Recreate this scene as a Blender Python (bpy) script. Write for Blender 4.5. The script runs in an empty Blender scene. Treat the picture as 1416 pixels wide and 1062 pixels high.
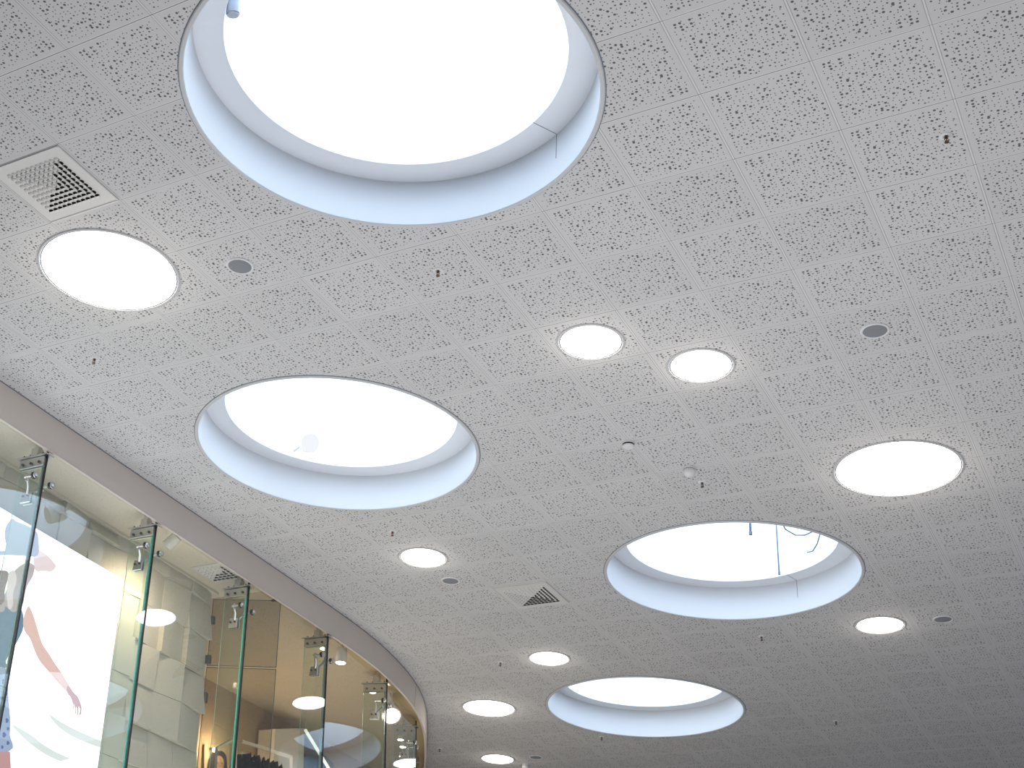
import bpy, bmesh, math, random
from mathutils import Vector, Matrix
random.seed(7)
C = bpy.context.scene.collection
sc = bpy.context.scene
PI = math.pi

# ------------------------------------------------------------------ camera
PITCH, ROLL, FPX = 28.565539409, 5.6956330373, 1919.8955
CAMZ, HC = 1.6, 5.345385594902826           # eye height, ceiling above the eye
ZC = CAMZ + HC
cp, sp = math.cos(math.radians(PITCH)), math.sin(math.radians(PITCH))
cr, sr = math.cos(math.radians(ROLL)), math.sin(math.radians(ROLL))
RV = Vector((cr, -sr * sp, sr * cp)); UV = Vector((-sr, -cr * sp, cr * cp)); FV = Vector((0, cp, sp))
EYE = Vector((0, 0, CAMZ))
PPX, PPY = 708 - 200.252, 531 + 51.017
cam = bpy.data.cameras.new('camera'); co = bpy.data.objects.new('camera', cam); C.objects.link(co)
M = Matrix((RV, UV, -FV)).transposed().to_4x4(); M.translation = EYE
co.matrix_world = M
cam.sensor_width = 36; cam.lens = 36 * FPX / 1416
cam.shift_x = 200.252 / 1416; cam.shift_y = 51.017 / 1416
cam.clip_end = 200
sc.camera = co

def ray(px, py): return RV * ((px - PPX) / FPX) + UV * (-(py - PPY) / FPX) + FV
def oncl(px, py, drop=0.0):                  # point of the ceiling plane (or `drop` beneath it)
    d = ray(px, py); return EYE + d * ((HC - drop) / d.z)

# shop-front frame: s along the glass, w into the shop, h below the ceiling (the glazing leans slightly)
TA = math.radians(57.1)
T = Vector((math.cos(TA), math.sin(TA), 0)); N = Vector((-math.sin(TA), math.cos(TA), 0))
UG = Vector((-0.05399842, 0.05905219, 0.99679336)); DN = -UG / UG.z
O = Vector((-2.5911377, 10.3572348, ZC))
def SF(s, w, h): return O + T * s + N * w + DN * h
def _solve(a, b, c, r):
    m = Matrix((a, b, c)).transposed(); return m.inverted() @ r
def atw(px, py, w):
    r = ray(px, py); v = _solve(T, DN, -r, EYE - (O + N * w)); return v[0], v[1]
def ats(px, py, s):
    r = ray(px, py); v = _solve(N, DN, -r, EYE - (O + T * s)); return v[0], v[1]
def flat(p): return Vector((p.x, p.y, 0))

# ------------------------------------------------------------------ materials
def lin(c):
    return tuple(((v / 255) / 12.92 if v <= 10 else (((v / 255) + .055) / 1.055) ** 2.4) for v in c) + (1,)
def mat(name, col, rough=.6, metal=0, noise=0, nscale=30, emit=0, spec=.5, bump=0):
    m = bpy.data.materials.new(name); m.use_nodes = True; nt = m.node_tree; b = nt.nodes['Principled BSDF']
    c = lin(col)
    b.inputs['Base Color'].default_value = c; b.inputs['Roughness'].default_value = rough; b.inputs['Metallic'].default_value = metal
    b.inputs['Specular IOR Level'].default_value = spec
    if emit:
        b.inputs['Emission Color'].default_value = c; b.inputs['Emission Strength'].default_value = emit
    if noise or bump:
        tc = nt.nodes.new('ShaderNodeTexCoord'); n = nt.nodes.new('ShaderNodeTexNoise'); n.inputs['Scale'].default_value = nscale
        nt.links.new(tc.outputs['Object'], n.inputs['Vector'])
        if noise:
            mx = nt.nodes.new('ShaderNodeMix'); mx.data_type = 'RGBA'
            mx.inputs[6].default_value = tuple(v * (1 - noise) for v in c[:3]) + (1,); mx.inputs[7].default_value = tuple(min(1, v * (1 + noise)) for v in c[:3]) + (1,)
            nt.links.new(n.outputs['Fac'], mx.inputs[0]); nt.links.new(mx.outputs[2], b.inputs['Base Color'])
        if bump:
            bp = nt.nodes.new('ShaderNodeBump'); bp.inputs['Strength'].default_value = bump; bp.inputs['Distance'].default_value = .004
            nt.links.new(n.outputs['Fac'], bp.inputs['Height']); nt.links.new(bp.outputs['Normal'], b.inputs['Normal'])
    return m
def emis(name, col, k):
    m = bpy.data.materials.new(name); m.use_nodes = True; nt = m.node_tree; nt.nodes.clear()
    e = nt.nodes.new('ShaderNodeEmission'); e.inputs[0].default_value = tuple(col) + (1,); e.inputs[1].default_value = k
    o = nt.nodes.new('ShaderNodeOutputMaterial'); nt.links.new(e.outputs[0], o.inputs[0]); return m
def glassmat(name, tint, refl=1.0, f0=.075, gcol=(1, 1, 1)):
    m = bpy.data.materials.new(name); m.use_nodes = True; nt = m.node_tree; nt.nodes.clear()
    tr = nt.nodes.new('ShaderNodeBsdfTransparent'); tr.inputs[0].default_value = tuple(tint) + (1,)
    gl = nt.nodes.new('ShaderNodeBsdfGlossy'); gl.inputs['Roughness'].default_value = 0; gl.inputs['Color'].default_value = tuple(gcol) + (1,)
    lw = nt.nodes.new('ShaderNodeLayerWeight'); lw.inputs[0].default_value = .5
    pw = nt.nodes.new('ShaderNodeMath'); pw.operation = 'POWER'; pw.inputs[1].default_value = 4.5
    mu = nt.nodes.new('ShaderNodeMath'); mu.operation = 'MULTIPLY_ADD'; mu.inputs[1].default_value = refl * (1 - f0); mu.inputs[2].default_value = f0 * refl
    mx = nt.nodes.new('ShaderNodeMixShader'); o = nt.nodes.new('ShaderNodeOutputMaterial')
    nt.links.new(lw.outputs['Facing'], pw.inputs[0]); nt.links.new(pw.outputs[0], mu.inputs[0]); nt.links.new(mu.outputs[0], mx.inputs[0])
    nt.links.new(tr.outputs[0], mx.inputs[1]); nt.links.new(gl.outputs[0], mx.inputs[2]); nt.links.new(mx.outputs[0], o.inputs[0])
    return m

def ceiling_mat():
    """perforated acoustic tiles, 0.6 m grid in object space"""
    m = bpy.data.materials.new('perforated_tile'); m.use_nodes = True; nt = m.node_tree; L = nt.links; b = nt.nodes['Principled BSDF']
    b.inputs['Roughness'].default_value = .9; b.inputs['Specular IOR Level'].default_value = .15
    def node(t, **k):
        n = nt.nodes.new(t)
        for a, v in k.items(): setattr(n, a, v)
        return n
    def mth(op, a, bb=None, c=None):
        n = node('ShaderNodeMath', operation=op)
        for i, v in enumerate((a, bb, c)):
            if v is None: continue
            if isinstance(v, (int, float)): n.inputs[i].default_value = v
            else: L.new(v, n.inputs[i])
        return n.outputs[0]
    tc = node('ShaderNodeTexCoord'); sx = node('ShaderNodeSeparateXYZ'); L.new(tc.outputs['Object'], sx.inputs[0])
    u = mth('DIVIDE', sx.outputs[0], .6); v = mth('DIVIDE', sx.outputs[1], .6)
    iu = mth('FLOOR', u); iv = mth('FLOOR', v); fu = mth('SUBTRACT', u, iu); fv = mth('SUBTRACT', v, iv)
    # distance to tile edges in metres
    eu = mth('MULTIPLY', mth('MINIMUM', fu, mth('SUBTRACT', 1, fu)), .6)
    ev = mth('MULTIPLY', mth('MINIMUM', fv, mth('SUBTRACT', 1, fv)), .6)
    # tile-local vector, with a random offset per tile so that no two cuts look the same
    wn = node('ShaderNodeTexWhiteNoise', noise_dimensions='2D'); cid = node('ShaderNodeCombineXYZ'); L.new(iu, cid.inputs[0]); L.new(iv, cid.inputs[1]); L.new(cid.outputs[0], wn.inputs['Vector'])
    flip = mth('GREATER_THAN', wn.outputs['Value'], .5)
    lu = mth('ABSOLUTE', mth('SUBTRACT', fu, flip)); lv = mth('ABSOLUTE', mth('SUBTRACT', fv, flip))
    lc = node('ShaderNodeCombineXYZ'); L.new(lu, lc.inputs[0]); L.new(lv, lc.inputs[1])
    holes = None
    for scale, thr, rad3, off in ((22.0, (.14, .42, .90), (.0080, .0056, .0036), 0.0),):
        vo = node('ShaderNodeTexVoronoi', voronoi_dimensions='2D', feature='F1'); vo.inputs['Scale'].default_value = scale; vo.inputs['Randomness'].default_value = .68
        L.new(lc.outputs[0], vo.inputs['Vector'])
        cs = node('ShaderNodeSeparateColor'); L.new(vo.outputs['Color'], cs.inputs[0]); ps = node('ShaderNodeSeparateXYZ'); L.new(vo.outputs['Position'], ps.inputs[0])
        d = mth('MULTIPLY', vo.outputs['Distance'], .6 / scale)
        big = mth('LESS_THAN', cs.outputs[0], thr[0]); med = mth('LESS_THAN', cs.outputs[0], thr[1])
        rad = mth('ADD', mth('ADD', rad3[2], mth('MULTIPLY', med, rad3[1] - rad3[2])), mth('MULTIPLY', big, rad3[0] - rad3[1]))
        cx_ = mth('ABSOLUTE', mth('SUBTRACT', ps.outputs[0], .5)); cy_ = mth('ABSOLUTE', mth('SUBTRACT', ps.outputs[1], .5))
        mxd = mth('MAXIMUM', cx_, cy_); inside = mth('LESS_THAN', mxd, .455)
        keep = mth('GREATER_THAN', mth('ADD', cs.outputs[1], .0), mth('MULTIPLY_ADD', mxd, .5, -.14))     # sparser towards the tile edge
        h = mth('MULTIPLY', mth('MULTIPLY', mth('LESS_THAN', d, rad), inside), keep)
        holes = h
    # joints: dark hairline of varying strength, wider along one direction, light bevel beside it
    nz = node('ShaderNodeTexNoise'); nz.inputs['Scale'].default_value = .9; L.new(tc.outputs['Object'], nz.inputs['Vector'])
    seg = mth('MULTIPLY', mth('GREATER_THAN', wn.outputs['Value'], .35), .6)
    jv = mth('MULTIPLY', mth('LESS_THAN', ev, .0022), mth('ADD', .25, seg))
    ju = mth('MULTIPLY', mth('LESS_THAN', mth('ABSOLUTE', mth('SUBTRACT', eu, .0065)), .0016), mth('ADD', .3, mth('MULTIPLY', nz.outputs['Fac'], .5)))
    bev = mth('MAXIMUM', mth('LESS_THAN', eu, .0050), mth('LESS_THAN', mth('ABSOLUTE', mth('SUBTRACT', ev, .0055)), .0024))
    j = mth('MAXIMUM', jv, ju)
    base = lin((206, 205, 206)); 
    tv = mth('ADD', .975, mth('MULTIPLY', wn.outputs['Value'], .05))
    cb = node('ShaderNodeMix', data_type='RGBA'); cb.inputs[6].default_value = base; cb.inputs[7].default_value = lin((226, 225, 225)); L.new(mth('MULTIPLY', bev, .6), cb.inputs[0])
    cj = node('ShaderNodeMix', data_type='RGBA'); cj.inputs[7].default_value = lin((95, 93, 93)); L.new(cb.outputs[2], cj.inputs[6]); L.new(j, cj.inputs[0])
    ch = node('ShaderNodeMix', data_type='RGBA'); ch.inputs[7].default_value = lin((98, 94, 93)); L.new(cj.outputs[2], ch.inputs[6]); L.new(mth('MULTIPLY', holes, .95), ch.inputs[0])
    sc_ = node('ShaderNodeVectorMath', operation='SCALE'); L.new(ch.outputs[2], sc_.inputs[0]); L.new(tv, sc_.inputs['Scale'])
    L.new(sc_.outputs[0], b.inputs['Base Color'])
    return m

MT = {
 'ceiling': ceiling_mat(),
 'white': mat('white_paint', (222, 223, 226), .55), 'ring': mat('ring_enamel', (200, 201, 203), .4), 'rim': mat('lamp_rim', (150, 149, 146), .5),
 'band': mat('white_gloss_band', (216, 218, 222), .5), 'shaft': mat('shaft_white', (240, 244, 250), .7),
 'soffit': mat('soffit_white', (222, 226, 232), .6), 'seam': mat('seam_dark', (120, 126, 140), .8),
 'sky': emis('opal_skylight', (.73, .87, 1.0), 6.0), 'panel': emis('opal_panel', (1.0, .965, .9), 8),
 'speaker': mat('speaker_mesh_grey', (134, 137, 142), .8, noise=.12, nscale=400),
 'fascia': mat('fascia_plaster', (208, 200, 194), .85, noise=.03, nscale=6, bump=.05),
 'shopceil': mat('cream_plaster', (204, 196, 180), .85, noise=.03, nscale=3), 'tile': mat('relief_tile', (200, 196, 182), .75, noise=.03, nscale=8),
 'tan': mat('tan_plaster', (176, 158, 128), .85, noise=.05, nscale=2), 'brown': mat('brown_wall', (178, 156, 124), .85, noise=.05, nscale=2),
 'steel': mat('brushed_steel', (200, 200, 198), .28, 1), 'dark': mat('black_gasket', (10, 13, 12), .5), 'bolt': mat('dark_bolt', (60, 60, 58), .3, .9),
 'edge': mat('green_edge_glow', (70, 190, 160), .15, emit=.18), 'edge_teal': mat('teal_edge_glow', (30, 170, 150), .15, emit=.2), 'edge_grey': mat('grey_glass_edge', (112, 146, 130), .15), 'edge2': mat('pale_glass_edge', (176, 204, 186), .15),  # faint emission on green and teal edges imitates light carried through the glass
 'hole': mat('vent_shadow', (26, 25, 25), .9), 'ventw': mat('vent_enamel', (214, 212, 210), .5),
 'glass': glassmat('clear_glass', (.955, .975, .955), 1.0, .125, (.84, .93, 1.0)), 'fin': glassmat('fin_glass', (.90, .95, .915), .7, .05),
 'greyglass': glassmat('grey_glass', (.64, .63, .58), .08, .04),
 'bulb': mat('red_bulb', (150, 40, 34), .2), 'brass': mat('dull_brass', (110, 96, 80), .4, .8),
 'fabric': mat('black_fabric', (26, 25, 27), .95, noise=.4, nscale=60), 'railw': mat('white_metal', (226, 218, 204), .5),
 'lamp': emis('lamp_glow', (1.0, .93, .8), 12.0), 'cableb': mat('blue_grey_cable', (78, 98, 126), .5), 'fit': mat('fitting_grey', (152, 160, 174), .5), 'lampbody': mat('lamp_shell_glow', (236, 238, 242), .5, emit=.25), 'lampface': emis('lamp_face_white', (.93, .96, 1.0), .97), 'fitlens': mat('fitting_lens', (150, 152, 156), .5),  # emission keeps the skylight lamp's shell white where the dome leaves it dark
 'blue': mat('blue_card', (52, 98, 130), .7), 'greyc': mat('grey_card', (96, 92, 90), .7), 'boxw': mat('ivory_box', (206, 198, 180), .6),
 'detw': mat('detector_plastic', (222, 220, 222), .45), 'hinge': mat('hinge_metal', (84, 80, 72), .4, .6),
}

# ------------------------------------------------------------------ mesh helpers
def link(name, me, m=None, parent=None):
    o = bpy.data.objects.new(name, me); C.objects.link(o)
    if m is not None:
        for k in (m if isinstance(m, (list, tuple)) else [m]): me.materials.append(MT[k] if isinstance(k, str) else k)
    if parent is not None: o.parent = parent
    return o
class MB:
    def __init__(s): s.v = []; s.f = []; s.mi = []; s.sm = []
    def add(s, vs, fs, mi=0, smooth=False):
        b = len(s.v); s.v += [tuple(v) for v in vs]
        for f in fs: s.f.append([b + i for i in f]); s.mi.append(mi); s.sm.append(smooth)
    def hexa(s, P, mi=0):                    # 8 points: bottom 4, top 4
        s.add(P, [(0, 3, 2, 1), (4, 5, 6, 7), (0, 1, 5, 4), (1, 2, 6, 5), (2, 3, 7, 6), (3, 0, 4, 7)], mi)
    def box(s, c, x, y, z, mi=0):            # centre and three half-axis vectors
        c = Vector(c); P = [c + x * a + y * b + z * d for d in (-1, 1) for a, b in ((-1, -1), (1, -1), (1, 1), (-1, 1))]
        s.hexa(P, mi)
    def tube(s, pts, r, n=10, mi=0, caps=True):
        pts = [Vector(p) for p in pts]; rr = r if isinstance(r, (list, tuple)) else [r] * len(pts); rings = []
        for i, p in enumerate(pts):
            d = (pts[min(i + 1, len(pts) - 1)] - pts[max(i - 1, 0)]).normalized()
            a = d.orthogonal().normalized() if i == 0 else (pa - d * pa.dot(d)).normalized()
            pa = a; b = d.cross(a)
            rings.append([p + (a * math.cos(2 * PI * k / n) + b * math.sin(2 * PI * k / n)) * rr[i] for k in range(n)])
        vs = [v for q in rings for v in q]; fs = []
        for i in range(len(pts) - 1):
            for k in range(n): fs.append((i * n + k, i * n + (k + 1) % n, (i + 1) * n + (k + 1) % n, (i + 1) * n + k))
        s.add(vs, fs, mi, True)
        if caps: s.add(rings[0], [tuple(range(n))[::-1]], mi); s.add(rings[-1], [tuple(range(n))], mi)
    def lathe(s, prof, c=(0, 0, 0), n=96, mi=0, smooth=True):   # prof: (r, z)
        c = Vector(c); vs = []; fs = []
        for r, z in prof:
            vs += [c + Vector((r * math.cos(2 * PI * k / n), r * math.sin(2 * PI * k / n), z)) for k in range(n)]
        for i in range(len(prof) - 1):
            for k in range(n): fs.append((i * n + k, i * n + (k + 1) % n, (i + 1) * n + (k + 1) % n, (i + 1) * n + k))
        s.add(vs, fs, mi, smooth)
    def build(s, name, m, parent=None, weld=True):
        me = bpy.data.meshes.new(name); me.from_pydata(s.v, [], s.f); 
        for p, mi, sm in zip(me.polygons, s.mi, s.sm): p.material_index = mi; p.use_smooth = sm
        o = link(name, me, m, parent)
        if weld:
            bm = bmesh.new(); bm.from_mesh(me); bmesh.ops.remove_doubles(bm, verts=bm.verts, dist=1e-6); bmesh.ops.recalc_face_normals(bm, faces=bm.faces); bm.to_mesh(me); bm.free()
        if any(s.sm):
            try: me.set_sharp_from_angle(angle=math.radians(35))
            except Exception: pass
        return o
def tag(o, label=None, cat=None, group=None, kind=None):
    for k, v in (('label', label), ('category', cat), ('group', group), ('kind', kind)):
        if v: o[k] = v
    return o
def thing(name, loc, label, cat, group=None):
    o = bpy.data.objects.new(name, None); C.objects.link(o); o.location = loc; o.empty_display_size = .1
    return tag(o, label, cat, group)
def struct(o): return tag(o, kind='structure')
def bevel(o, w, seg=2):
    b = o.modifiers.new('bevel', 'BEVEL'); b.width = w; b.segments = seg; b.limit_method = 'ANGLE'; return o

# ------------------------------------------------------------------ the curved line of the shop front (plan)
plan = [(-2.96 - 0.543 * 4.5, 9.75 - 0.8396 * 4.5), (-2.96, 9.75), (-2.06, 11.14), (-1.14, 12.56), (-.29, 13.88), (.22, 14.72), (.57, 15.43), (.88, 16.26), (1.08, 17.1), (1.21, 18.2), (1.29, 19.5), (1.30, 21.0), (1.22, 22.6), (1.0, 24.4), (.6, 26.2)]
def catmull(P, n=8):
    out = []
    for i in range(len(P) - 1):
        p0, p1, p2, p3 = (Vector(P[max(i - 1, 0)]), Vector(P[i]), Vector(P[i + 1]), Vector(P[min(i + 2, len(P) - 1)]))
        for k in range(n):
            t = k / n; out.append(.5 * ((2 * p1) + (p2 - p0) * t + (2 * p0 - 5 * p1 + 4 * p2 - p3) * t * t + (3 * p1 - p0 - 3 * p2 + p3) * t ** 3))
    out.append(Vector(P[-1])); return out
curve = [Vector(plan[0])] + catmull(plan[1:])
def offs(cv, d):
    out = []
    for i, p in enumerate(cv):
        t = (cv[min(i + 1, len(cv) - 1)] - cv[max(i - 1, 0)]).normalized(); out.append(p + Vector((-t.y, t.x)) * d)
    return out

# ------------------------------------------------------------------ skylight and panel positions
SKY = [(-.052, 6.001), (-.23, 10.354), (3.593, 12.123), (3.721, 16.425)]
R_OUT, R_OPEN, R_IN, H_SOF = 1.197, 1.168, .99, .335
GX, GY, YAW = -1.86563849, 5.87066762, math.radians(-33.2994145)

def make_ceiling():
    cu = bpy.data.curves.new('ceiling', 'CURVE'); cu.dimensions = '2D'; cu.fill_mode = 'BOTH'; cu.resolution_u = 1
    ci, si = math.cos(-YAW), math.sin(-YAW)
    def loc(x, y): x -= GX; y -= GY; return (ci * x - si * y, si * x + ci * y)
    def spl(pts):
        s = cu.splines.new('POLY'); s.points.add(len(pts) - 1)
        for q, p in zip(s.points, pts): q.co = (*loc(*p), 0, 1)
        s.use_cyclic_u = True
    spl([(-9, -3), (16, -3), (16, 42), (-9, 42)])
    for x, y in SKY: spl([(x + (R_OPEN + .012) * math.cos(2 * PI * k / 96), y + (R_OPEN + .012) * math.sin(2 * PI * k / 96)) for k in range(96)])
    t = bpy.data.objects.new('tmp', cu); C.objects.link(t)
    dg = bpy.context.evaluated_depsgraph_get(); me = bpy.data.meshes.new_from_object(t.evaluated_get(dg)); bpy.data.objects.remove(t)
    me.materials.clear(); o = link('ceiling', me, 'ceiling'); o.location = (GX, GY, ZC); o.rotation_euler = (0, 0, YAW); struct(o)
make_ceiling()

# ------------------------------------------------------------------ skylights
def skylight(x, y, label, seam=None):
    t = thing('skylight', (x, y, ZC), label, 'skylight', 'round skylights')
    m = MB(); m.lathe([(R_OPEN, -.004), (R_OPEN + .004, -.012), (R_OUT - .006, -.012), (R_OUT, -.006), (R_OUT, .004)]); m.build('trim_ring', 'ring', t)
    m = MB(); m.lathe([(R_OUT, -.0008), (R_OUT + .006, -.0008)]); m.build('shadow_gap', 'seam', t)  # flat dark ring painted as the shadow along the trim's outer edge
    m = MB(); m.lathe([(R_OPEN, -.006), (R_OPEN, H_SOF)]); m.build('lower_band', 'band', t)
    m = MB(); m.lathe([(R_OPEN, H_SOF), (R_IN, H_SOF), (R_IN, H_SOF + .012)], smooth=False); m.build('soffit_ring', 'soffit', t)
    m = MB(); m.lathe([(R_IN, H_SOF + .012), (R_IN, H_SOF + 1.25)]); m.build('upper_shaft', 'shaft', t)
    m = MB(); m.lathe([(R_IN, H_SOF + 1.25), (R_IN * .85, H_SOF + 1.4), (R_IN * .55, H_SOF + 1.52), (.001, H_SOF + 1.56)]); m.build('opal_dome', 'sky', t)
    if seam is not None:
        a = math.radians(seam); d = Vector((math.cos(a), math.sin(a), 0)); tt = Vector((-d.y, d.x, 0)); m = MB()
        m.box(d * (R_OPEN - .001) + Vector((0, 0, H_SOF * .72)), d * .001, tt * .0022, Vector((0, 0, H_SOF * .28)))
        m.box(d * (R_OPEN + R_IN) / 2 + Vector((0, 0, H_SOF - .001)), d * ((R_OPEN - R_IN) / 2), tt * .0018, Vector((0, 0, .001)))
        m.build('panel_joint', 'seam', t)
    return t
def seam_angle(px, py, c):
    p = oncl(px, py, -H_SOF); return math.degrees(math.atan2(p.y - c[1], p.x - c[0]))
skylight(*SKY[0], 'largest round skylight at the top of the view, cut by the photo edge', seam_angle(775, 188, SKY[0]))
skylight(*SKY[1], 'round skylight nearest the glass shopfront, with a round lamp glowing inside')
skylight(*SKY[2], 'round skylight with thin rods and loose wire hanging in its opening', seam_angle(1106, 805, SKY[2]))
skylight(*SKY[3], 'smallest and lowest round skylight, narrow ellipse at the bottom of the view')

# fittings that hang inside the skylights
def spot_in(px, py, hz, r, ln, axis, label, name='spotlight', mk='fit', lk='fitlens'):
    p = oncl(px, py, -hz); t = thing(name, p, label, 'lamp')
    ax = Vector(axis).normalized(); m = MB(); m.tube([ax * -ln, ax * -ln * .98, ax * 0], [r * .96, r, r], 32); m.build('lamp_body', mk, t)
    m = MB(); m.tube([Vector((0, 0, 0)), ax * .012], [r * .86, r * .84], 32); m.build('lamp_lens', lk, t)
    return t, p
t1, p1 = spot_in(322, 19, .45, .040, .20, (.12, .25, -1), 'white tubular spotlight at the left rim of the largest skylight')
m = MB(); c = Vector((SKY[0][0], SKY[0][1], p1.z)); dd = (p1 - c); dd.z = 0; dn_ = dd.normalized(); m.tube([Vector((0, 0, .06)), Vector((0, 0, .06)) + dn_ * max(.02, R_IN - dd.length)], .012); m.build('mounting_arm', 'seam', t1)
t2, p2 = spot_in(429, 612, H_SOF - .01, .092, .16, (.12, -.85, -.42), 'round white lamp against the glow of the skylight nearest the shopfront', 'spotlight', 'lampbody', 'lampface')
c = Vector((SKY[1][0], SKY[1][1], p2.z)); dd = p2 - c; dd.z = 0
m = MB(); a0 = Vector((-.015, .13, .08)); wall = dd.normalized() * R_IN - dd; m.tube([a0, a0 + (wall - a0) * .5 + Vector((0, 0, .05)), wall + Vector((0, 0, .08))], .014); m.build('mounting_arm', 'white', t2)
def rod(px, py0, py1, label, r=.012):
    hz = H_SOF - .01; b = oncl(px, py1, -hz); top = H_SOF + 1.25
    hzt = ZC + top + .1 - b.z
    t = thing('hanging_rod', b, label, 'rod')
    m = MB(); m.tube([(0, 0, .03), (0, 0, hzt)], r); m.build('rod', 'cableb', t)
    m = MB(); m.tube([(0, 0, 0), (0, 0, .004), (0, 0, .035)], [r * .8, r * 1.5, r * 1.5]); m.build('end_cap', 'seam', t)
rod(1038, 722, 740, 'short thin rod hanging in the skylight, left of the longer rod')
rod(1077.5, 725, 795, 'longer thin rod hanging in the skylight, beside the loose wire', .008)
hz = H_SOF + .02
pts = [oncl(x, y, -(hz + k)) for x, y, k in ((1078, 716, 0), (1086, 732, 0), (1100, 740, 0), (1113, 740, 0), (1124, 735, 0), (1133, 728, 0), (1134, 738, 0), (1130, 752, 0), (1124, 762, 0), (1116, 764, 0))]
m = MB(); m.tube(pts, .0065, 6); tag(m.build('loose_wire', 'cableb'), 'thin curled wire hanging loose in the skylight', 'wire')

# ------------------------------------------------------------------ panel lights
PAN = [((-1.88, 8.035), .467, 'large round ceiling light at the left, below the square vent'),
 ((1.524, 8.322), .214, 'left one of the two round ceiling lights side by side mid-ceiling'),
 ((2.355, 8.49), .214, 'right one of the two round ceiling lights side by side mid-ceiling'),
 ((4.262, 9.74), .469, 'large round ceiling light at the right edge of the view'),
 ((.673, 12.473), .218, 'small round ceiling light below the skylight nearest the shopfront'),
 ((2.316, 14.985), .216, 'small round ceiling light above the medium one at the bottom centre'),
 ((1.887, 17.043), .319, 'medium round ceiling light left of the lowest skylight'),
 ((2.299, 19.337), .219, 'tiny round ceiling light at the very bottom of the view'),
 ((5.349, 13.028), .221, 'small round ceiling light at lower right, below the skylight with rods')]
for (x, y), r, lb in PAN:
    t = thing('ceiling_light', (x, y, ZC), lb, 'ceiling light', 'round panel lights')
    m = MB(); m.lathe([(r + .026, .0), (r + .026, -.005), (r + .020, -.009), (r + .011, -.009), (r + .008, -.004)]); m.build('rim', 'ring', t)
    m = MB(); m.lathe([(r + .008, -.0035), (r - .001, -.0035)]); m.build('rim_groove', 'seam', t)
    m = MB(); m.lathe([(r, -.003), (r - .004, -.0055), (r * .5, -.006), (.001, -.006)]); m.build('diffuser', 'panel', t)
    l = bpy.data.lights.new('panel_halo_fill', 'POINT'); l.energy = 1.5 * (r / .2) ** 1.7; l.color = (1, .93, .8); l.shadow_soft_size = 0  # bare point lamp added below each panel to draw its halo on the ceiling
    lo = bpy.data.objects.new('panel_halo_fill', l); C.objects.link(lo); lo.location = (x, y, ZC - .05 - r * .40)

# ------------------------------------------------------------------ speakers, detectors, sprinklers, vents
for px, py, lb in ((332, 367.5, 'round grey speaker beside the large ceiling light at the left'), (1210, 457, 'round grey speaker at the right, above the large ceiling light'),
                   (623, 803, 'round grey speaker near the shopfront, left of the far square vent'), (1304, 856, 'round grey speaker at the far right beside a small ceiling light'),
                   (741, 1047, 'round grey speaker at the bottom beside the tiny ceiling light')):
    p = oncl(px, py); t = thing('ceiling_speaker', p, lb, 'speaker', 'ceiling speakers')
    m = MB(); m.lathe([(.096, 0), (.095, -.005), (.088, -.009), (.080, -.007), (.079, -.004)], n=48); m.build('rim', 'white', t)
    m = MB(); m.lathe([(.0795, -.004), (.06, -.0075), (.03, -.009), (.001, -.0095)], n=48); m.build('grille', 'speaker', t)
def detector(px, py, lb, big=False):
    p = oncl(px, py - 3); t = thing('smoke_detector', p, lb, 'detector', 'detectors')
    m = MB(); m.lathe([(.05, 0), (.05, -.012), (.047, -.016)], n=40); m.build('base', 'detw', t)
    if big:
        m = MB(); m.lathe([(.046, -.016), (.05, -.03), (.048, -.05), (.036, -.068), (.018, -.078), (.001, -.08)], n=40); m.build('dome', 'detw', t)
        m = MB(); m.lathe([(.0475, -.018), (.0475, -.024)], n=40); m.build('seam', 'seam', t)
    else:
        m = MB(); m.lathe([(.045, -.016), (.043, -.028)], n=40); m.build('dark_slot', 'hole', t)
        m = MB(); m.lathe([(.046, -.028), (.046, -.036), (.036, -.046), (.001, -.05)], n=40); m.build('cap', 'detw', t)
detector(869, 615, 'slotted white smoke detector on the ceiling above the domed one')
detector(953, 650, 'domed white ceiling detector right of the slotted smoke detector', True)
detector(727, 1060, 'domed white detector at the bottom edge beside the grey speaker', True)
SPR = [(1308, 190, 'sprinkler head with red bulb near the top right corner'), (606, 376, 'sprinkler head below the largest skylight'),
       (131, 498, 'sprinkler head at the left below the large ceiling light'), (543, 737, 'sprinkler head above the small light near the shopfront'),
       (971, 669, 'sprinkler head just below the domed detector'), (1053, 882, 'sprinkler head below the skylight with rods'),
       (692, 918, 'sprinkler head left of the small light at the bottom centre'), (832, 1021, 'sprinkler head below the lowest skylight'),
       (1156, 999, 'sprinkler head right of the lowest skylight'), (608, 1037, 'sprinkler head by the far end of the curved fascia')]
for px, py, lb in SPR:
    p = oncl(px, py - 2); t = thing('sprinkler', p, lb, 'sprinkler', 'sprinkler heads')
    m = MB(); m.lathe([(.036, 0), (.033, -.005), (.022, -.009), (.014, -.006), (.012, 0)], n=32); m.build('escutcheon', 'white', t)
    m = MB(); m.tube([(0, 0, 0), (0, 0, -.016)], .008, 12); m.tube([(-.008, 0, -.014), (-.01, 0, -.03), (0, 0, -.042)], .0022, 6); m.tube([(.008, 0, -.014), (.01, 0, -.03), (0, 0, -.042)], .0022, 6)
    m.tube([(0, 0, -.042), (0, 0, -.045)], .013, 16); m.build('frame', 'brass', t)
    m = MB(); m.tube([(0, 0, -.014), (0, 0, -.040)], [.0035, .0028], 10); m.build('bulb', 'bulb', t)

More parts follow.
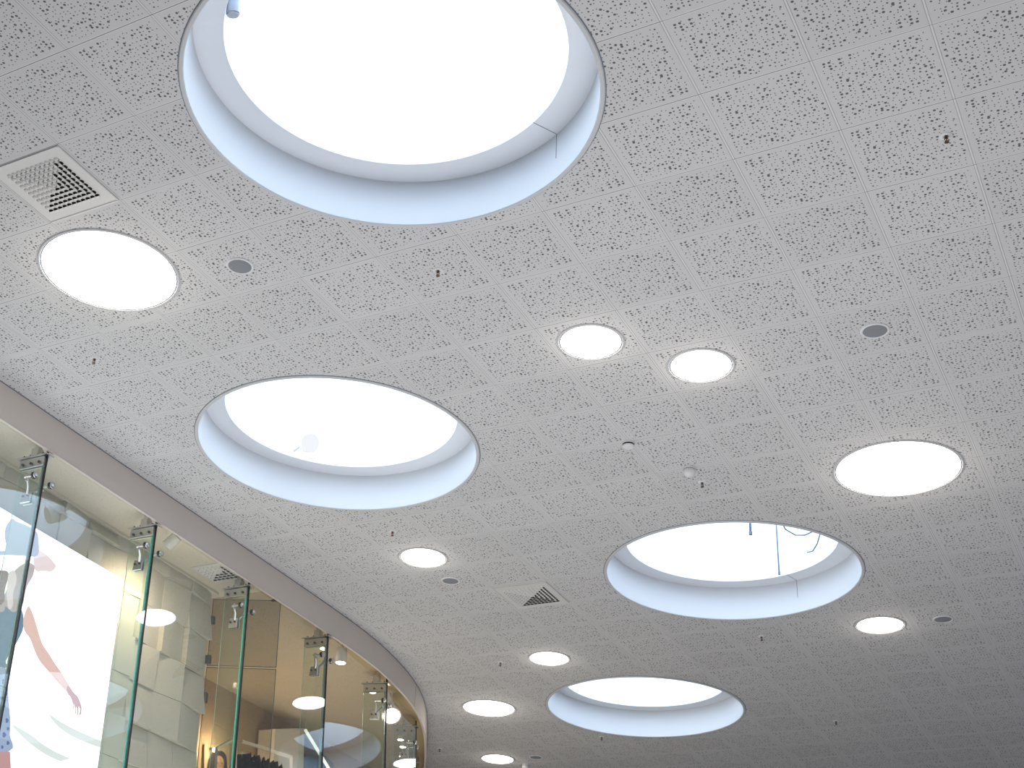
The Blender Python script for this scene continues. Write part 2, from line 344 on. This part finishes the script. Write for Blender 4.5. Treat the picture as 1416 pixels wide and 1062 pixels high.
def grid_pt(i, j): 
    a = Vector((math.cos(YAW), math.sin(YAW), 0)); b = Vector((-math.sin(YAW), math.cos(YAW), 0))
    return Vector((GX, GY, 0)) + a * (.6 * j) + b * (.6 * i)
def vent(center, z, yaw, size, ncell, label, margin=.085):
    t = thing('ceiling_vent', (center.x, center.y, z), label, 'vent'); t.rotation_euler = (0, 0, yaw)
    h = size / 2; m = MB()
    X, Y, Z = Vector((1, 0, 0)), Vector((0, 1, 0)), Vector((0, 0, 1))
    m.box((0, 0, -.004), X * (h - .006), Y * (h - .006), Z * .003); bevel(m.build('plate', 'ventw', t), .002)
    m = MB(); e = h - .012
    for sx_, sy_, lx, ly in ((0, 1, e, .004), (0, -1, e, .004), (1, 0, .004, e), (-1, 0, .004, e)): m.box((sx_ * e, sy_ * e, -.009), X * lx, Y * ly, Z * .002)
    m.build('raised_border', 'ventw', t)
    st = (size - 2 * margin) / ncell; r = st * .46; dark = MB(); hood = MB()
    for a in range(ncell):
        for b in range(ncell):
            x = -size / 2 + margin + (a + .5) * st; y = -size / 2 + margin + (b + .5) * st
            n = 16
            dark.add([(x + r * math.cos(2 * PI * k / n), y + r * math.sin(2 * PI * k / n), -.0076) for k in range(n)], [tuple(range(n))])
            # direction the scoop opens to: four quarters of the grille
            d = Vector((1, 0)) if abs(x) > abs(y) and x > 0 else Vector((-1, 0)) if abs(x) > abs(y) else Vector((0, -1)) if y > 0 else Vector((0, 1))
            vs = []; 
            rings = [(1.0, -.0078), (.85, -.012), (.55, -.0155), (.0, -.017)]
            n = 16
            for q, zz in rings:
                for k in range(n):
                    v = Vector((math.cos(2 * PI * k / n), math.sin(2 * PI * k / n))) * r * q
                    al = v.dot(d); lim = r * .28
                    z2 = zz
                    if al > lim: v = v - d * (al - lim); z2 = -.0175 if q > .2 else zz
                    vs.append((x + v.x, y + v.y, z2))
            fs = [(i * n + k, i * n + (k + 1) % n, (i + 1) * n + (k + 1) % n, (i + 1) * n + k) for i in range(3) for k in range(n)]
            hood.add(vs, fs, 0, True)
    dark.build('air_slots', 'hole', t); hood.build('scoops', 'ventw', t, weld=False)
    return t
vent(grid_pt(1.5, -1.5), ZC, YAW, .6, 11, 'square scooped air vent at the upper left beside the largest skylight')
pv = oncl(734.5, 823.3); vent(pv, ZC, YAW, .6, 11, 'square scooped air vent in the ceiling left of the skylight with rods', .075)

# ------------------------------------------------------------------ fascia above the shop front
FD = .30
def strip(cv, z0, z1, name, mk, thick=.018):
    a, b = cv, offs(cv, thick); m = MB(); n = len(cv); vs = []
    for i in range(n): vs += [(a[i].x, a[i].y, z1), (a[i].x, a[i].y, z0), (b[i].x, b[i].y, z0), (b[i].x, b[i].y, z1)]
    fs = []
    for i in range(n - 1):
        for k in range(4): fs.append((4 * i + k, 4 * i + (k + 1) % 4, 4 * i + 4 + (k + 1) % 4, 4 * i + 4 + k))
    fs += [(0, 1, 2, 3), (4 * n - 1, 4 * n - 2, 4 * n - 3, 4 * n - 4)]
    m.add(vs, fs, 0, False); o = m.build(name, mk)
    for p in o.data.polygons: p.use_smooth = True
    o.data.set_sharp_from_angle(angle=math.radians(30)); return o
fa = strip(curve, ZC - FD, ZC - .002, 'wall_fascia', 'fascia'); struct(fa)
tr = strip(offs(curve, -.004), ZC - FD - .004, ZC - FD + .006, 'trim_1', 'fascia', .026); struct(tr)
tr = strip(offs(curve, -.006), ZC - .007, ZC - .0015, 'trim_2', 'seam', .008); struct(tr)  # thin dark strip coloured as the shadow line where fascia meets ceiling
# joint in the plaster near the far end
jp = oncl(573, 945); k = min(range(len(curve)), key=lambda i: (curve[i] - jp.xy).length)
m = MB(); a = offs(curve, -.001)[k]; tt = (curve[k + 1] - curve[k]).normalized(); tt = Vector((tt.x, tt.y, 0)); nn = Vector((-tt.y, tt.x, 0))
m.box((a.x, a.y, ZC - FD / 2), tt * .003, nn * .001, Vector((0, 0, FD / 2 - .01))); struct(m.build('trim_3', 'seam'))

# shop ceiling (a flat soffit a little above the lip of the fascia)
SD = .18
inner = offs(curve, .02)
def slab(name, pts, mk):
    bm = bmesh.new(); f = bm.faces.new([bm.verts.new((p[0], p[1], ZC - SD)) for p in pts]); bmesh.ops.triangulate(bm, faces=[f]); me = bpy.data.meshes.new(name); bm.to_mesh(me); bm.free()
    return struct(link(name, me, mk))
cut = SF(3.42, 0, 0).xy; nx = N.xy
def sof(p): return (p - O.xy).dot(T.xy)
i0 = max(i for i, p in enumerate(inner) if sof(p) < 3.42); k0 = inner[i0].lerp(inner[i0 + 1], (3.42 - sof(inner[i0])) / (sof(inner[i0 + 1]) - sof(inner[i0]))); far = k0 + nx * 9
slab('ceiling_shop', [p for p in inner[:i0 + 1]] + [k0, far, inner[0] + nx * 9], 'shopceil')
slab('ceiling_shop_rear', [k0] + [p for p in inner[i0 + 1:]] + [inner[-1] + Vector((-6, 3)), far], 'tan')  # darker tan puts the dimmer light deeper inside into the ceiling colour
# vent in the shop ceiling, matching the hall's
pv = oncl(303, 791, SD); vent(pv, ZC - SD, YAW, .42, 7, 'square scooped air vent in the shop ceiling behind the glass', .03)

# ------------------------------------------------------------------ glass fins and panes
FX = [(71, 626), (221, 724), (349, 808), (458, 878), (539.5, 943), (579.5, 1003)]
base = [oncl(x, y, .31) for x, y in FX]
base = [base[0] - (base[1] - base[0])] + base
base += [Vector((1.18, 18.72, ZC - .31)), Vector((1.24, 20.4, ZC - .31))]
base = [b - DN * .31 for b in base]           # at ceiling height
GLH = 5.2                                     # glass reaches this far down
names_fin = ['', 'leftmost glass fin, nearest, tall green-edged fin at the left edge of the view', 'second glass fin from the left, beside the lit poster, with steel clamps',
  'third glass fin from the left, by the shop vent and grey side panel', 'fourth glass fin from the left, in front of the tan shop wall',
  'fifth glass fin from the left, beside the bright cluster of shop lamps', 'sixth glass fin from the left, where the fascia curves', 'farthest glass fin at the end of the curved shopfront']
for i in range(len(base) - 1):
    a, b = base[i], base[i + 1]; tt = (b - a).normalized(); nn = Vector((-tt.y, tt.x, 0)); g = .012
    P = []
    for h in (GLH, .22):
        for w in (.028, .040): P += [a + tt * g + nn * w + DN * h, b - tt * g + nn * w + DN * h] if w < .03 else [b - tt * g + nn * w + DN * h, a + tt * g + nn * w + DN * h]
    m = MB(); m.add([(P[0] + P[3]) / 2, (P[1] + P[2]) / 2, (P[5] + P[6]) / 2, (P[4] + P[7]) / 2], [(0, 1, 2, 3)])
    o = m.build('window_%d' % (i + 1), 'glass', weld=False); struct(o)
def arc_block(m, c, x, y, z, mi=0): m.box(c, x, y, z, mi)
for i in range(1, len(base)):
    a = base[i]; tt = ((base[i + 1] if i + 1 < len(base) else a + (a - base[i - 1])) - base[i - 1]).normalized(); nn = Vector((-tt.y, tt.x, 0)); UP = -DN
    if i >= len(names_fin): continue
    t = thing('glass_fin', a + DN * GLH, names_fin[i], 'glass fin', 'glass fins of the shopfront'); loc = a + DN * GLH
    def A(s, w, h): return a - loc + tt * s + nn * w + DN * h
    W0, W1, th = .055, .32, .0075
    m = MB()                                   # body as two faces
    for sgn in (-1, 1):
        m.add([A(sgn * th, W0, GLH), A(sgn * th, W1, GLH), A(sgn * th, W1, .33), A(sgn * th, W0, .33)], [(0, 1, 2, 3)] if sgn > 0 else [(3, 2, 1, 0)])
    m.build('fin_pane', 'fin', t, weld=False)
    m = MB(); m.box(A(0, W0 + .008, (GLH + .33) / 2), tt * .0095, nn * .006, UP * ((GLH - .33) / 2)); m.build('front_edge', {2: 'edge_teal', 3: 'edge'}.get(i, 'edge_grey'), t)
    m = MB(); m.box(A(0, W1 + .001, (GLH + .33) / 2), tt * th * .5, nn * .001, UP * ((GLH - .33) / 2)); m.build('rear_edge', 'edge2', t)
    m = MB(); m.box(A(0, .040, (GLH + .25) / 2), tt * .006, nn * .009, UP * ((GLH - .25) / 2)); m.build('gasket', 'dark', t)
    # head clamp: top plate, two cheeks with three bolts, hanger post
    m = MB(); m.box(A(0, .17, .332), tt * .045, nn * .165, UP * .006); tp = bevel(m.build('top_plate', 'steel', t), .002)
    for sgn in (-1, 1):
        m = MB(); m.box(A(sgn * .017, .18, .385), tt * .008, nn * .135, UP * .042); ck = bevel(m.build('cheek_plate', 'steel', t), .002)
        for w in (.09, .18, .27):
            m = MB(); m.tube([A(sgn * .024, w, .395), A(sgn * .038, w, .395)], .012, 12); m.tube([A(sgn * .038, w, .395), A(sgn * .043, w, .395)], .007, 6); m.build('bolt', 'bolt', ck)
    for w in (.06, .20, .27):
        for q in (.026, -.030):
            m = MB(); m.tube([A(q, w, .325), A(q, w, .312)], .009, 6); m.build('bolt', 'bolt', tp)
    m = MB(); m.box(A(0, .16, .29), tt * .035, nn * .038, UP * .04); m.box(A(0, .15, .235), tt * .02, nn * .026, UP * .06); bevel(m.build('hanger_post', 'steel', t), .003)
    # point fittings: a clamp on the fin with one arm and one button to each pane
    for hh in (.60, 3.30):
        m = MB()
        for sgn in (-1, 1): m.hexa([A(sgn * .009, .13, hh + .16), A(sgn * .026, .13, hh + .16), A(sgn * .026, .235, hh + .16), A(sgn * .009, .235, hh + .16), A(sgn * .009, .13, hh + .06), A(sgn * .026, .13, hh + .06), A(sgn * .026, .22, hh + .055), A(sgn * .009, .22, hh + .055)])
        cl = bevel(m.build('clamp', 'steel', t), .006, 3)
        for sgn in (-1, 1):
            for w in (.155, .205):
                m = MB(); m.tube([A(sgn * .026, w, hh + .10), A(sgn * .037, w, hh + .10)], .010, 12); m.build('bolt', 'bolt', cl)
            m = MB(); m.tube([A(sgn * .018, .165, hh + .075), A(sgn * .05, .14, hh + .02), A(sgn * .10, .125, hh - .035)], [.017, .014, .010], 10)
            m.tube([A(sgn * .10, .125, hh - .0), A(sgn * .10, .125, hh - .06)], .009, 10); ar = m.build('arm', 'steel', t)
            m = MB(); m.tube([A(sgn * .10, .15, hh - .035), A(sgn * .10, .142, hh - .035), A(sgn * .10, .10, hh - .035), A(sgn * .10, .07, hh - .035), A(sgn * .10, .044, hh - .035)], [.010, .016, .012, .009, .009], 14); m.build('spindle', 'steel', ar)
            m = MB(); m.tube([A(sgn * .10, .056, hh - .035), A(sgn * .10, .044, hh - .035)], .030, 24); m.build('gasket_disc', 'dark', ar)
            m = MB(); m.tube([A(sgn * .10, .030, hh - .035), A(sgn * .10, .020, hh - .035), A(sgn * .10, .016, hh - .035)], [.028, .028, .022], 24); m.build('button', 'steel', ar)

# ------------------------------------------------------------------ display window: relief tile wall, rail, lit poster
WW, SC = .77, 3.31
m = MB(); ts = .389; random.seed(11)
for col in range(0, 14):
    s1 = SC - col * ts; s0 = s1 - ts
    if s1 < -2.2: break
    for row in range(-1, 14):
        h0 = .315 + row * ts; h1 = h0 + ts; g = .0022
        if h0 < .18: h0 = .18
        kind = (row * 2 + col * 3 + (row * col) % 3) % 4; d1, d0 = .075, .012
        def p(s, h, d): return SF(s, WW - d, h)
        corners = [(s0 + g, h1 - g), (s1 - g, h1 - g), (s1 - g, h0 + g), (s0 + g, h0 + g)]
        if kind == 0: ds = (d1, d1, d0, d0)       # sticks out at the bottom
        elif kind == 1: ds = (d0, d1, d1, d0)     # sticks out at one side
        elif kind == 2: ds = (d1, d0, d0, d1)
        else: ds = (d0 * 2, d0 * 3, d1 * .8, d0 * 2)
        back = [p(s, h, -.05) for s, h in corners]; front = [p(s, h, d) for (s, h), d in zip(corners, ds)]
        m.hexa(back + front)
o = m.build('wall_display', 'tile', weld=False); struct(o)
m = MB(); m.hexa([SF(-2.4, WW + .05, GLH), SF(SC, WW + .05, GLH), SF(SC, WW + .10, GLH), SF(-2.4, WW + .10, GLH), SF(-2.4, WW + .05, SD), SF(SC, WW + .05, SD), SF(SC, WW + .10, SD), SF(-2.4, WW + .10, SD)])
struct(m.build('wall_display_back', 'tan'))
m = MB(); m.hexa([SF(-2.4, WW - .10, SD + .028), SF(SC, WW - .10, SD + .028), SF(SC, WW - .085, SD + .028), SF(-2.4, WW - .085, SD + .028), SF(-2.4, WW - .10, SD + .001), SF(SC, WW - .10, SD + .001), SF(SC, WW - .085, SD + .001), SF(-2.4, WW - .085, SD + .001)])
struct(m.build('trim_4', 'boxw'))

# lit poster
wl = .62; sr_, hr_ = 1.775, .66
bx = thing('light_box', SF(0, wl, 3), 'glowing white poster box with a woman on a beach behind the left glass', 'light box')
b0 = SF(0, wl, 3)
def LB(s, w, h): return SF(s, w, h) - b0
m = MB(); S0, H1 = -1.6, 3.6
m.hexa([LB(S0, wl + .01, H1), LB(sr_, wl + .01, H1), LB(sr_, wl + .07, H1), LB(S0, wl + .07, H1), LB(S0, wl + .01, hr_), LB(sr_, wl + .01, hr_), LB(sr_, wl + .07, hr_), LB(S0, wl + .07, hr_)]); m.build('case', 'boxw', bx)
def pm(name, rgb, k=1.0):
    return emis(name, lin(rgb)[:3], k)
pmats = [emis('print_white', (.96, .99, 1.0), 1.9), pm('print_skin', (236, 200, 190), 1.05), pm('print_blue_top', (110, 142, 168)), pm('print_hair', (196, 184, 186)), pm('print_skirt', (166, 184, 214)),
         pm('print_hat', (172, 184, 204)), pm('print_wave', (232, 240, 237), 1.05), pm('print_flower', (96, 112, 170)), pm('print_skin_deep', (206, 160, 158)), pm('print_hair_dark', (150, 128, 124)), pm('print_sand', (244, 246, 246), 1.1), pm('print_pink', (236, 218, 220), 1.1)]  # pale pink for the raised arm, deeper skin tone for hand and legs
pr = MB(); lay = [0]
def ppoly(pts, mi):
    lay[0] += 1; w = wl - .0006 * lay[0]; vs = []
    for x, y in pts:
        s, h = atw(x, y, wl); s = max(S0, min(sr_, s)); h = max(hr_, min(H1, h)); vs.append(LB(s, w, h))
    pr.add(vs, [tuple(range(len(vs)))], mi)
pr.add([LB(S0, wl, H1), LB(sr_, wl, H1), LB(sr_, wl, hr_), LB(S0, wl, hr_)], [(0, 1, 2, 3)], 0)
def c1(L): return [(x / 3.54, 762 + y / 3.54) for x, y in L]
def c2(L): return [(x / 7.08, 700 + y / 7.08) for x, y in L]
def c3(L): return [(x / 7.08, 912 + y / 7.08) for x, y in L]
def smooth(L, n=4): return [tuple(v) for v in catmull([L[-1]] + L + [L[0], L[1]], n)[n:-n]]
ppoly(c1([(-500, 1080), (560, 1600), (560, 2600), (-500, 2600)]), 10)
ppoly(smooth(c1([(240, 800), (300, 838), (380, 880), (460, 915), (505, 935), (500, 962), (440, 945), (350, 905), (280, 855)])), 6)
ppoly(smooth(c1([(60, 850), (150, 900), (230, 960), (330, 1010), (420, 1035), (430, 1048), (330, 1040), (230, 1000), (150, 945), (90, 890)])), 6)
# raised arm, hat, hair, top, skirt, legs, lowered arm with its hand
ppoly(smooth(c2([(330, 420), (400, 440), (460, 480), (520, 545), (545, 590), (500, 640), (430, 632), (340, 622)])), 11)
ppoly(smooth(c2([(-400, 520), (-300, 380), (10, 440), (60, 398), (48, 330), (44, 260), (60, 190), (115, 122), (160, 150), (260, 190), (345, 240), (372, 300), (365, 480), (200, 485), (0, 480)])), 5)
ppoly(smooth(c1([(-160, 240), (0, 235), (60, 110), (120, 60), (165, 70), (160, 120), (128, 180), (110, 260), (66, 300), (-160, 330)])), 3)
ppoly(smooth(c1([(-120, 100), (0, 95), (40, 110), (22, 190), (8, 260), (-120, 300)])), 9)
ppoly(smooth(c1([(-200, 300), (0, 300), (24, 272), (60, 300), (104, 290), (112, 372), (84, 440), (52, 492), (26, 540), (18, 575), (-200, 575)])), 2)
ppoly(smooth(c1([(40, 110), (66, 96), (80, 140), (62, 210), (60, 268), (40, 284), (30, 220), (34, 160)]), 3), 11)
ppoly(smooth(c1([(-220, 575), (20, 572), (36, 660), (40, 740), (48, 830), (46, 900), (42, 980), (-220, 985)])), 4)
for fx, fy, r in ((14, 640, 9), (26, 700, 7), (10, 760, 10), (30, 830, 8), (16, 900, 9), (34, 940, 7), (6, 960, 6), (34, 870, 6)):
    ppoly(c1([(fx + r * (1 + .3 * math.cos(3 * q)) * math.cos(q), fy + r * 1.5 * math.sin(q)) for q in [2 * PI * k / 10 for k in range(10)]]), 7)
ppoly(c1([(-200, 985), (44, 982), (48, 1062), (56, 1500), (20, 2300), (-40, 2300), (-200, 2300)]), 8)
ppoly(smooth(c1([(132, 272), (152, 300), (172, 360), (200, 450), (232, 500), (262, 548), (298, 600), (332, 656), (352, 690), (336, 712), (322, 690), (288, 655), (250, 612), (222, 578), (190, 540), (165, 490), (142, 430), (116, 392), (108, 340)])), 1)
ppoly(smooth(c1([(326, 660), (352, 690), (374, 712), (385, 735), (394, 765), (392, 790), (388, 806), (384, 800), (386, 775), (379, 762), (378, 800), (374, 806), (371, 770), (366, 765), (366, 798), (361, 790), (360, 762), (355, 748), (355, 774), (351, 768), (348, 735), (338, 712), (322, 690)]), 3), 8)
print_ = pr.build('print', pmats, bx, weld=False)
# side glass leaf of the display window, two panes hinged to the tile wall
ang = atw(388, 832, .07)
def leaf(h0, h1, s0, w0, s1, w1, lb):
    c = SF((s0 + s1) / 2, (w0 + w1) / 2, h1); t = thing('side_glass_panel', c, lb, 'glass panel')
    q = [SF(s0, w0, h1) - c, SF(s1, w1, h1) - c, SF(s1, w1, h0) - c, SF(s0, w0, h0) - c]
    m = MB(); m.add(q, [(0, 1, 2, 3)]); m.build('pane', 'greyglass', t, weld=False)
    m = MB()
    for k in range(4): m.tube([q[k], q[(k + 1) % 4]], .004, 6)
    m.build('edge_line', 'hinge', t)
    return t, c
s1_, w1_ = ang[0], .07
t, c = leaf(ang[1] - .01, .965, SC + .01, WW - .03, s1_, w1_, 'upper pane of grey side glass running from tiled wall to shopfront')
for px, py in ((292, 857.5), (286.5, 911.5)):
    w, h = ats(px, py, SC); m = MB(); m.box(SF(SC + .012, WW - .03, h) - c, T * .02, N * .035, UG * .045); bevel(m.build('hinge', 'hinge', t), .006)
w, h = ats(384, 829.5, s1_); m = MB(); m.box(SF(s1_, w1_ + .08, h) - c, T * .006, N * .03, UG * .012); m.build('corner_clip', 'hinge', t)
t, c = leaf(.985, 4.2, SC + .01, WW - .03, s1_, w1_, 'tall lower pane of grey side glass beside the tiled wall')
w, h = ats(281, 964.5, SC); m = MB(); m.box(SF(SC + .012, WW - .03, h) - c, T * .02, N * .035, UG * .055); bevel(m.build('hinge', 'hinge', t), .006)

# ------------------------------------------------------------------ shop interior
WF = 2.5
m = MB(); m.hexa([SF(-2.4, WF, GLH), SF(13, WF, GLH), SF(13, WF + .1, GLH), SF(-2.4, WF + .1, GLH), SF(-2.4, WF, SD), SF(13, WF, SD), SF(13, WF + .1, SD), SF(-2.4, WF + .1, SD)]); struct(m.build('wall_rear', 'brown'))

def shoplamp(px, py, drop, lb, r=.045, ln=.15, axis=(0, 0, -1), glow=True, group='shop spotlights'):
    p = oncl(px, py, drop); t = thing('spotlight', p, lb, 'spotlight', group)
    ax = Vector(axis).normalized(); m = MB(); m.tube([-ax * ln, -ax * ln * .97, Vector((0, 0, 0))], [r * .8, r * .95, r], 24); m.build('lamp_body', 'railw', t)
    m = MB(); m.tube([ax * .001, ax * .006], [r * .86, r * .8], 24); m.build('lamp_lens', 'lamp' if glow else 'ring', t)
    top = ZC - SD - p.z
    m = MB(); m.tube([-ax * ln * .6, Vector((-ax.x * ln * .6, -ax.y * ln * .6, top))], .008); m.tube([Vector((-ax.x * ln * .6, -ax.y * ln * .6, top)), Vector((-ax.x * ln * .6, -ax.y * ln * .6, top - .015))], .035, 16); m.build('stem', 'railw', t)
    return p
shoplamp(231, 755, .36, 'unlit white spotlight hanging behind the second glass fin', .058, .13, (-.7, .3, -.75), False)
shoplamp(471, 916.5, .42, 'lit white spotlight hanging right of the fourth glass fin', .062, .17)
shoplamp(448, 897, .30, 'lit spotlight seen through the fourth glass fin', .05, .08)
shoplamp(515, 957, .38, 'lit spotlight seen through the fifth glass fin', .05, .1)
shoplamp(541, 990, .50, 'bright globe added in place of a ceiling light reflection, right of the fifth glass fin', .12, .12, (.1, -.5, -.6))  # globe put in for a ceiling light's reflection in the panes
for k, (px, py) in enumerate(((557, 1010.5), (554, 1023), (557, 1033), (556, 1046))):
    shoplamp(px, py, .34 + .01 * k, ['topmost', 'second', 'third', 'lowest'][k] + ' of four small lit lamps in a column by the sixth glass fin', .046, .05)
# wall lamp beside the portrait
s, h = atw(297, 1036, WF - .1); p = SF(s, WF - .10, h); t = thing('wall_spotlight', p, 'bright bare wall spotlight above the dark-haired portrait', 'spotlight')
m = MB(); m.tube([N * .1, N * .02 + Vector((0, 0, .01)), Vector((0, 0, .01))], [.01, .01, .02]); m.tube([N * .1, N * .09], .035, 16); m.build('bracket', 'hinge', t)
m = MB(); m.lathe([(.001, .02), (.025, .015), (.032, -.01), (.022, -.03), (.001, -.036)], n=20); m.build('bulb', 'lamp', t)
lt = bpy.data.lights.new('wall_glow', 'POINT'); lt.energy = 14; lt.color = (1, .78, .5); lt.shadow_soft_size = .03; lo = bpy.data.objects.new('wall_glow', lt); C.objects.link(lo); lo.location = p - N * .12
# portrait poster
def wquad(x0, y0, x1, y1, w): return atw(x0, y0, w), atw(x1, y1, w)
wp = WF - .03; s, h = atw(304, 1058, wp); pc = SF(s, wp, h + .35); t = thing('portrait_poster', pc, 'portrait of a dark-haired woman on the rear shop wall', 'poster')
def PQ(x, y, w=wp): s_, h_ = atw(x, y, w); return SF(s_, w, h_) - pc
m = MB(); q = [PQ(283, 1030), PQ(318, 1030), PQ(316, 1120), PQ(281, 1120)]; m.add(q + [v + N * .025 for v in q], [(0, 1, 2, 3), (7, 6, 5, 4), (0, 4, 5, 1), (1, 5, 6, 2), (2, 6, 7, 3), (3, 7, 4, 0)]); m.build('board', 'brown', t)
def ell(cx, cy, rx, ry, n=24, tilt=0): return [(cx + rx * math.cos(q) , cy + ry * math.sin(q) + tilt * math.cos(q)) for q in [2 * PI * k / n for k in range(n)]]
m = MB()
for kk, (pts, mi) in enumerate(((smooth([(300, 1038), (308, 1039), (313, 1046), (314, 1060), (316, 1090), (284, 1090), (286, 1062), (289, 1048), (294, 1041)]), 0), (ell(303.5, 1057, 6.4, 12), 1), (ell(300.6, 1055, 1.6, .8, 12), 0), (ell(306.8, 1055.5, 1.5, .8, 12), 0), (ell(303.8, 1064.5, 2.4, .9, 12), 2), ([(303.4, 1056), (304.6, 1060.5), (302.6, 1060.5)], 3))):
    m.add([PQ(x, y, wp - .002 - .0012 * kk) for x, y in pts], [tuple(range(len(pts)))], mi)
m.build('printed_face', [mat('portrait_hair', (36, 26, 22), .8), mat('portrait_skin', (168, 128, 104), .8), mat('portrait_lips', (126, 66, 60), .8), mat('portrait_nose', (142, 104, 84), .8)], t, weld=False)
# white mirror-like frame in front of the portrait
def bar(m, a, b, r): 
    d = (b - a); u = d.normalized(); x = u.cross(Vector((0, 0, 1))); x = x.normalized() if x.length > .1 else T; y = u.cross(x); m.box((a + b) / 2, u * (d.length / 2), x * r, y * r)
def frame_thing(name, pts, w, r, lb, cat, mk='railw', closed=True, part='bar'):
    P = [SF(*(lambda q: (q[0], w, q[1]))(atw(x, y, w))) for x, y in pts]; c = P[0].copy(); t = thing(name, c, lb, cat)
    for k in range(len(P) - (0 if closed else 1)):
        m = MB(); bar(m, P[k] - c, P[(k + 1) % len(P)] - c, r); m.build(part, mk, t)
    return t, c
frame_thing('display_frame', [(299, 1035), (326.5, 1021), (324, 1120), (296, 1130)], 1.3, .013, 'white square-section frame in front of the dark-haired portrait', 'frame')
rt, rc = frame_thing('clothes_rail', [(334, 1025), (402.5, 1047), (401.5, 1130)], 1.5, .016, 'white clothes rail holding dark garments at the bottom of the shopfront', 'clothes rail', closed=False)
P0, P1 = [SF(q[0], 1.5, q[1]) for q in (atw(333, 1041, 1.5), atw(388, 1060, 1.5))]
m = MB(); bar(m, P0 - rc, P1 - rc, .012); m.build('hanging_bar', 'railw', rt)
gcols = ['leftmost', 'second', 'third', 'fourth', 'fifth', 'sixth', 'seventh', 'rightmost']
for k in range(8):
    u = .03 + k * .112; c = P0.lerp(P1, u) + DN * .02; dT = (P1 - P0).normalized()
    t = thing('black_garment', c, gcols[k] + ' of the black ruffled garments hanging on the white clothes rail', 'garment', 'black garments on the white rail')
    m = MB(); L_ = .55; n = 14
    vs = []; fs = []
    for r_ in range(7):
        f_ = r_ / 6; wd = .12 + .14 * min(1, f_ * 2); 
        for q in range(n):
            a_ = 2 * PI * q / n; ww = wd * math.cos(a_); ss = (.022 + .012 * math.sin(5 * a_ + k + r_)) * math.sin(a_) + .012 * math.sin(9 * a_ + r_ * 2 + k)
            vs.append(dT * ss + N * ww + DN * (.02 + .06 * (1 if r_ else .0) + L_ * f_ - .05 * math.cos(a_ * 2) * (r_ == 0)))
    for r_ in range(6):
        for q in range(n): fs.append((r_ * n + q, r_ * n + (q + 1) % n, r_ * n + n + (q + 1) % n, r_ * n + n + q))
    fs += [tuple(range(n)), tuple(range(6 * n, 7 * n))[::-1]]
    m.add(vs, fs, 0, True); m.build('cloth', 'fabric', t)
    m = MB(); m.tube([DN * -.02 + N * .012, DN * -.035, DN * -.02 - N * .014, DN * .0, DN * .03], .0025, 6); m.tube([N * -.11 + DN * .06, DN * .03, N * .11 + DN * .06], .005, 6); m.build('hanger', 'railw', t)
# ivory cabinet, blue and grey boards, diagonal light strip
def board(name, pts, w, d, lb, cat, mk):
    P = [SF(*(lambda q: (q[0], w, q[1]))(atw(x, y, w))) for x, y in pts]; c = P[0].copy(); m = MB(); n = len(P)
    m.add([p - c for p in P] + [p - c + N * d for p in P], [tuple(range(n)), tuple(range(2 * n - 1, n - 1, -1))] + [(k, n + k, n + (k + 1) % n, (k + 1) % n) for k in range(n)])
    o = m.build(name, mk); o.location = c; tag(o, lb, cat); return o
board('ivory_cabinet', [(380.5, 1008), (421, 1007), (417, 1150), (374, 1150)], 2.2, .25, 'plain ivory cabinet box behind the clothes rail', 'cabinet', 'boxw')
board('blue_board', [(419.5, 1046), (450, 1052), (448, 1150), (418, 1150)], 2.3, .06, 'blue board at the bottom beside the ivory cabinet', 'board', 'blue')
board('grey_board', [(421, 1018), (461, 1056), (460, 1150), (450, 1150), (449, 1054), (422, 1046)], 2.38, .05, 'dark grey board behind the blue board', 'board', 'greyc')
P = [SF(*(lambda q: (q[0], 1.9, q[1]))(atw(x, y, 1.9))) for x, y in ((422, 1009), (462, 1075))]; c = P[0].copy()
t = thing('light_strip', c, 'thin white slanting light strip beside the fourth glass fin', 'light strip'); m = MB(); bar(m, P[0] - c, P[1] - c, .014); m.build('diffuser_bar', emis('strip_glow', (1, .95, .82), 1.1), t)
m = MB(); v = P[0] - c; m.tube([v, v + Vector((0, 0, ZC - SD - P[0].z))], .003, 6); m.build('suspension_wire', 'steel', t)

# ------------------------------------------------------------------ light
w = bpy.data.worlds.new('world'); sc.world = w; w.use_nodes = True; bg = w.node_tree.nodes['Background']; bg.inputs[0].default_value = (.90, .93, 1.0, 1); bg.inputs[1].default_value = .165
def area(name, loc, target, size, energy, col):
    l = bpy.data.lights.new(name, 'AREA'); l.shape = 'DISK'; l.size = size; l.energy = energy; l.color = col; o = bpy.data.objects.new(name, l); C.objects.link(o); o.location = loc
    o.rotation_euler = (Vector(target) - Vector(loc)).to_track_quat('-Z', 'Y').to_euler(); return o
area('hall_bounce', (1.5, 7.0, -.5), (1.5, 7.0, ZC), 7, 365, (.985, .985, 1))
area('hall_bounce', (.5, 15.0, .5), (.5, 15.0, ZC), 4, 62, (1, .96, .93))
p = SF(1.9, .30, .55); area('display_spot', p, SF(2.1, WW, 1.3), .12, 9, (1, .84, .62))
p = SF(2.6, .35, 3.6); area('display_wash', p, SF(2.6, .6, .3), .8, 10, (1, .93, .8))
p = SF(5.2, 1.0, 2.0); area('shop_wash', p, SF(5.5, 1.3, .18), 1.6, 9, (1, .86, .66))
p = SF(5.6, .7, 2.6); area('rear_wash', p, SF(6.6, WF, 1.0), 1.0, 14, (1, .88, .68))  # unseen lamp added to brighten the rear wall
p = SF(8.0, .9, 3.6); area('shop_wash', p, SF(8.0, 1.3, .18), 1.5, 16, (1, .9, .72))

sc.view_settings.view_transform = 'Standard'; sc.view_settings.look = 'None'; sc.view_settings.exposure = 0
sc.cycles.use_denoising = True
sc.cycles.transparent_max_bounces = 24; sc.cycles.max_bounces = 8
